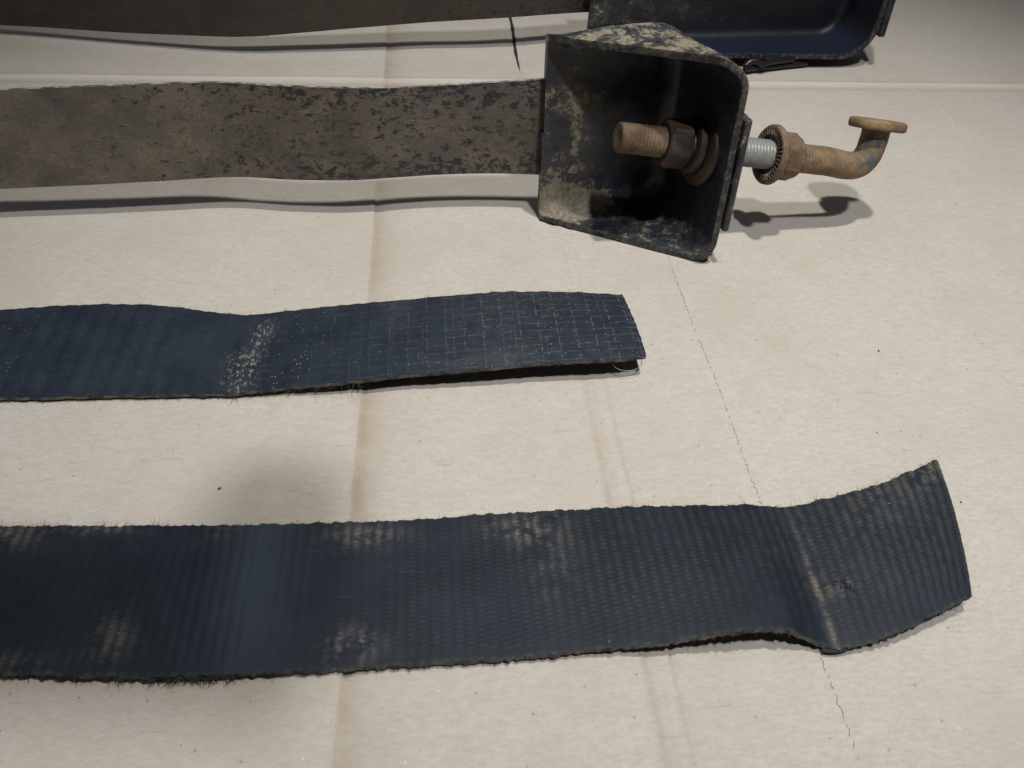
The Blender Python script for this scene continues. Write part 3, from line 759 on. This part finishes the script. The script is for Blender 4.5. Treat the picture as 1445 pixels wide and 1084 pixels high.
# --- middle strap, smooth gridded face
st3 = [(-150, 446, -237, 564, .0028, .0026), (0, 437, -75, 563, .0028, .0026), (80, 432, 14, 561, .0040, .0026), (150, 429, 92, 560, .0052, .0026), (200, 429.5, 149, 558.5, .0054, .0026),
       (260, 435, 215, 557.5, .0042, .0026), (310, 441.5, 278, 556.5, .0030, .0026), (350, 444, 322, 555.5, .0026, .0027), (400, 439.5, 377, 549.5, .0030, .0038), (480, 431, 468, 541, .0042, .0056),
       (560, 424, 557, 531, .0056, .0072), (640, 416.5, 645, 523.5, .0070, .0084), (700, 412.3, 712, 517.5, .0074, .0092), (760, 411.2, 778, 512, .0066, .0098), (820, 413, 845, 508.5, .0050, .0100), (878, 416, 912, 503, .0034, .0100)]
strap3 = empty('rubber_strap', (-0.05, 0.265, 0.0), 'short blue-black rubber strap with faint pale thread grid, square end, in the middle', 'rubber strap', 'rubber straps cut and laid on the cardboard')
P3, s3, w3, L3 = strap_surface(st3, 620, 80, lambda q: 0.0015 * sm(0.45, 0.95, q) + 0.0008 * np.exp(-((q - 0.36) / 0.06) ** 2))
N3 = normals(P3); sl = s3 / s3[-1]
S, Wv = np.meshgrid(s3, w3, indexing='ij'); SL = S / s3[-1]
px3 = np.interp(s3, L3, [r[0] for r in st3]); PX3 = np.repeat(px3[:, None], 80, 1)
lumps = np.exp(-((PX3 - 372 - 20 * (0.5 - Wv)) / 13) ** 2) * sm(0.06, 0.2, Wv) + 0.55 * np.exp(-((PX3 - 352) / 16) ** 2) * sm(0.4, 0.6, Wv) * (1 - sm(0.9, 1, Wv))
dots = np.clip(0.15 + 0.8 * np.exp(-((PX3 - 585) / 70) ** 2) * sm(0.3, 0.7, Wv) + 0.6 * sm(620, 700, PX3) + 0.8 * np.exp(-((PX3 - 430) / 55) ** 2) + 0.5 * np.exp(-((PX3 - 40) / 45) ** 2), 0, 1)
film = 0.55 * np.clip(lumps, 0, 1) + 0.3 * np.exp(-((PX3 - 690) / 60) ** 2) + 0.35 * sm(560, 800, PX3) + 0.5 * np.exp(-((Wv - 0.9) / 0.07) ** 2) * np.exp(-((PX3 - 680) / 90) ** 2) + 0.5 * np.exp(-((PX3 - 560) / 30) ** 2) * (1 - sm(0.2, 0.5, Wv))
disp3 = 0.00025 * (fbm(S * 230, Wv * 11, 3) - 0.5) + 0.0004 * lumps * (fbm(S * 700, Wv * 40, 2) - 0.3) + 0.00010 * np.sin(S / 0.0072 * 2 * np.pi)
def end_bow(P, s_, w, amt, ln):
    t = np.clip((s_ - (s_[-1] - ln)) / ln, 0, 1) ** 2; du = np.gradient(P, axis=0); du /= np.linalg.norm(du, axis=-1, keepdims=True)
    return P + du * (t[:, None] * (amt * 4 * w * (1 - w))[None])[..., None]
P3 = end_bow(P3, s3, w3, 0.0003, 0.03); N3 = normals(P3)
uv3 = np.stack([S, Wv * 0.055], -1)
_, T3 = thick_sheet('webbing', P3, N3, disp3, 0.0014, strap3, [M_R3, M_FIB, M_UND], uv3,
                    {'along': np.clip((PX3 - 0) / 880, 0, 1), 'dots': dots, 'film': film, 'lumps': np.clip(lumps, 0, 1)}, ragged=0.0011)
sp = []
for _ in range(420):
    k = int(rng.integers(120, 619)); near_ = rng.random() < 0.62
    p = T3[k, -1] - N3[k, -1] * rng.uniform(0, .0020) if near_ else T3[k, 0]
    if near_ and px3[k] > 345 and px3[k] < 520: ln = rng.uniform(.0012, .0060)
    elif not near_ and 300 < px3[k] < 350: ln = rng.uniform(.001, .0035)
    else: ln = rng.uniform(.0004, .0018)
    d = np.array([rng.normal() * 0.8, -1.0 if near_ else 1.0, rng.normal() * 0.35 - (0.35 if near_ else 0.0)])
    sp.append((p, d, ln, rng.uniform(.00004, .00010), rng.normal() * 0.5, int(rng.random() < 0.4)))
hairs('frayed_threads', sp, strap3, [M_HAIR, M_HAIRD])
# loose pale thread loop under the square end
c0 = at(884, 509, 0.006); lp = []
for q in np.linspace(-0.2, 3.3, 16): lp.append(c0 + np.array([-0.0058 * math.cos(q), -0.0030 * math.sin(q) - 0.001, -0.0018 * math.sin(q)]))
tube('loose_thread', lp, 0.00013, strap3, [M_WHITE], 6)

# --- front strap, ribbed face
st4 = [(-150, 742, -267, 946, .0028, .0028), (0, 742, -94, 947, .0028, .0028), (120, 742, 46, 951, .0028, .0028), (250, 741.5, 196, 955, .0032, .0028), (360, 740, 324, 951, .0036, .0029),
       (480, 737.5, 462, 945, .0032, .0029), (560, 735, 555, 939, .0029, .0030), (700, 725, 718, 929, .0029, .0032), (800, 720, 833, 917, .0030, .0038), (900, 715, 949, 905.5, .0032, .0060),
       (1000, 713, 1058, 889.5, .0036, .0090), (1052, 712.5, 1112, 889.5, .0038, .0082), (1085, 713.5, 1150, 904, .0036, .0046), (1106, 715.5, 1178, 916, .0034, .0026), (1130, 711.5, 1204, 912, .0046, .0038),
       (1165, 704, 1237, 903, .0056, .0046), (1230, 686, 1295, 879.5, .0076, .0060), (1280, 667, 1340, 857.5, .0088, .0066), (1322, 648, 1372, 842, .0095, .0068)]
strap4 = empty('rubber_strap', (0.0, 0.15, 0.0), 'wide ribbed black rubber strap with dusty patches and kinked upturned end, nearest the viewer', 'rubber strap', 'rubber straps cut and laid on the cardboard')
P4, s4, w4, L4 = strap_surface(st4, 1500, 170, lambda q: 0.0012 * sm(0.55, 0.75, q))
P4 = end_bow(P4, s4, w4, 0.0009, 0.045); N4 = normals(P4)
S, Wv = np.meshgrid(s4, w4, indexing='ij')
px4 = np.interp(s4, L4, [r[0] for r in st4]); PX4 = np.repeat(px4[:, None], 170, 1)
p, qv = 0.00335, 0.00158 / 0.0515
Sw = S + 0.0005 * (fbm(S * 40, Wv * 5, 2) - 0.5)
col = np.floor(Sw / p); ph = Sw / p - col
rib = (0.5 - 0.5 * np.cos(2 * np.pi * ph)); tw = 0.5 + 0.5 * np.cos(2 * np.pi * (Wv / qv + 0.5 * col + 0.30 * ph))
h = rib ** 0.8 * (0.45 + 0.55 * tw)
amp = 0.00017 * (0.22 + 0.78 * sm(430, 800, PX4)) * (1 - 0.85 * sm(0.90, 0.96, Wv)) * (0.4 + 0.6 * sm(0.0, 0.05, Wv))
amp = amp * (1 - 0.8 * np.exp(-((PX4 - 1040) / 70) ** 2) * sm(0.45, 0.75, Wv))
pxc = 1106 + 0 * Wv
crs = np.exp(-((PX4 - 1108) / 6) ** 2)
amp = amp * (1 - 0.8 * crs) * (1 - 0.62 * np.exp(-((PX4 - 340) / 150) ** 2))
disp4 = h * amp + 0.00035 * (1 - 0.75 * np.exp(-((PX4 - 360) / 170) ** 2)) * (fbm(S * 60, Wv * 4, 3) - 0.5) + 0.0007 * crs * (0.35 + 0.65 * Wv) * (fbm(S * 900, Wv * 25, 3))
def blob(x, w, sx, sw): return np.exp(-((PX4 - x) / sx) ** 2 - ((Wv - w) / sw) ** 2)
dust = (1.0 * blob(515, 0.10, 50, 0.09) + 1.1 * blob(735, 0.14, 45, 0.12) + 0.42 * blob(768, 0.40, 34, 0.30) + 1.1 * blob(508, 0.86, 30, 0.10) + 0.55 * blob(320, 0.07, 22, .06)
        + 0.8 * blob(0, 0.08, 60, 0.10) + 0.75 * blob(130, 0.03, 60, 0.04) + 0.7 * blob(205, 0.78, 26, 0.14) + 0.5 * blob(60, 0.93, 90, 0.06)
        + 0.75 * crs * sm(0.30, 0.6, Wv) + 0.35 * np.exp(-((PX4 - 1121) / 3) ** 2) * (1 - sm(0.5, 0.8, Wv)) + 0.30 * crs + 0.8 * blob(1136, 0.64, 24, 0.05) + 0.8 * blob(1308, 0.08, 28, 0.10) + 0.35 * sm(0.965, 1.0, Wv) + 0.4 * blob(1235, .12, 60, .2))
worn = (0.10 + 0.55 * sm(680, 900, PX4) + 0.25 * sm(1120, 1200, PX4) - 0.35 * blob(1040, .75, 70, .3)) * (1 - 0.7 * sm(0.70, 0.9, Wv))
lumpd = 0.0010 * blob(1146, 0.65, 17, 0.035) * fbm(S * 1500, Wv * 60, 2) * 2
disp4 = disp4 + lumpd
_, T4 = thick_sheet('webbing', P4, N4, disp4, 0.0016, strap4, [M_R4, M_FIB, M_UND], np.stack([S, Wv * 0.0515], -1),
                    {'crest': np.clip(h, 0, 1), 'dust': np.clip(dust * 0.8, 0, 1), 'worn': np.clip(worn, 0, 1), 'polish': np.exp(-((PX4 - 360) / 190) ** 2)}, ragged=0.0016)
sp = []
for _ in range(900):
    k = int(rng.integers(100, 1499)); near_ = rng.random() < 0.5
    p_ = T4[k, -1] - N4[k, -1] * rng.uniform(0, .0020) if near_ else T4[k, 0] - N4[k, 0] * rng.uniform(0, .001)
    x_ = px4[k]; ln = rng.uniform(.0004, .0014)
    if not near_ and (x_ > 850 or x_ < 240): ln *= 1.9
    if near_ and 150 < x_ < 320: ln *= 1.8
    d = np.array([rng.normal() * 0.9, -1.0 if near_ else 1.0, rng.normal() * 0.45])
    sp.append((p_, d, ln, rng.uniform(.00004, .00011), rng.normal() * 0.6, int(rng.random() < 0.72)))
hairs('frayed_threads', sp, strap4, [M_HAIR, M_HAIRD])
# clump of matted fibres on the near edge
sp = []
for _ in range(160):
    k = int(np.clip(rng.normal(0.0, 1) * 34 + np.searchsorted(px4, 318), 0, 1499)); p_ = T4[k, -1] - N4[k, -1] * rng.uniform(0.0006, .0022)
    sp.append((p_, (rng.normal(), -0.9, rng.normal() * 0.3 - 0.2), rng.uniform(.0008, .0030), rng.uniform(.00006, .00014), rng.normal() * 0.7, 0))
hairs('fibre_clump', sp, strap4, [M_HAIR, M_HAIRD])
# split cord ends showing where the strap kinks
kc = int(np.searchsorted(px4, 1106)); b_ = T4[kc, -1] - N4[kc, -1] * 0.0012
tube('cord_end', [b_ + np.array([-0.0036 + 0.0009 * k, 0.0002 - 0.0006 * math.sin(k / 8 * math.pi), 0.0001]) for k in range(9)], 0.00055, strap4, [M_HAIRD], 8)

# ------------------------------------------------------------------ crumbs of dirt and grit on the sheet
def crumbs(name, pts, rmin, rmax, mat, flat=0.6, label=None):
    bm = bmesh.new()
    for x, y_ in pts:
        r = rng.uniform(rmin, rmax) ; bm_v = bmesh.ops.create_icosphere(bm, subdivisions=1, radius=1.0)['verts']
        sc = np.array([r * rng.uniform(0.7, 1.9), r * rng.uniform(0.7, 1.2), r * flat]); a = rng.uniform(0, 6.28)
        gz = float(ground_z(np.array([x]), np.array([y_]))[0])
        for v in bm_v:
            q = np.array(v.co) * sc * rng.uniform(0.75, 1.2)
            v.co = (x + q[0] * math.cos(a) - q[1] * math.sin(a), y_ + q[0] * math.sin(a) + q[1] * math.cos(a), gz + r * flat * 0.7 + q[2])
    me = bpy.data.meshes.new(name); bm.to_mesh(me); bm.free()
    o = link(name, me, None, [mat]); o['kind'] = 'stuff'
    if label: o['label'] = label
    return o
pts = [(rng.uniform(-0.28, 0.42), rng.uniform(0.08, 0.62)) for _ in range(130)]
big = [at(310, 690)[:2], at(1240, 496)[:2], at(1356, 709)[:2], at(840, 308)[:2], at(602, 892)[:2], at(545, 100)[:2]]
crumbs('dirt_crumbs', pts, 0.00009, 0.00026, M_CRUMB, label='tiny dark crumbs of dirt scattered over the cardboard')
bigo = crumbs('dirt_crumbs', big, 0.00045, 0.0006, M_CRUMB, label='few larger dark dirt grains lying on the cardboard')
pts = [(rng.uniform(-0.28, 0.42), rng.uniform(0.08, 0.62)) for _ in range(60)] + [tuple(at(1443, 91)[:2])]
crumbs('pale_grit', pts, 0.00010, 0.00022, M_GRIT, label='tiny pale specks of grit scattered over the cardboard')

# ------------------------------------------------------------------ unseen camera-shaped blocker added over the sheet to cast a soft shadow
blocker_tip = np.array([0.006, 0.1055, 0.280])
fw = np.array([0.10, 0.90, -0.40]); fw /= np.linalg.norm(fw); rt = np.cross(fw, [0, 0, 1.0]); rt /= np.linalg.norm(rt); upv = np.cross(rt, fw)
pc = empty('shadow_blocker', tuple(blocker_tip - fw * 0.06), 'black camera-shaped blocker added out of view above the cardboard to cast a soft shadow', 'camera')
def barrel(name, prof, mats):
    V = []
    for d_, r_ in prof: V.append(blocker_tip - fw * d_ + (np.cos(th)[:, None] * rt + np.sin(th)[:, None] * upv) * r_)
    F_ = grid_faces(len(prof), 40, close_v=True).tolist() + [list(range(40)), [(len(prof)-1)*40 + a for a in range(40)]]
    return mesh_obj(name, np.concatenate(V), F_, pc, mats, sharp=35)
barrel('blocker_barrel', [(0.004, 0.010), (0.001, 0.013), (0.000, 0.0155), (0.0008, 0.0162), (0.009, 0.0162), (0.0095, 0.0168), (0.020, 0.0172), (0.0205, 0.0180), (0.038, 0.0182)], [M_DARK])
slab('blocker_body', blocker_tip - fw * 0.048 - rt * 0.026, rt, upv, fw, 0.042, 0.021, 0.0105, pc, [M_DARK], bev=0.006)
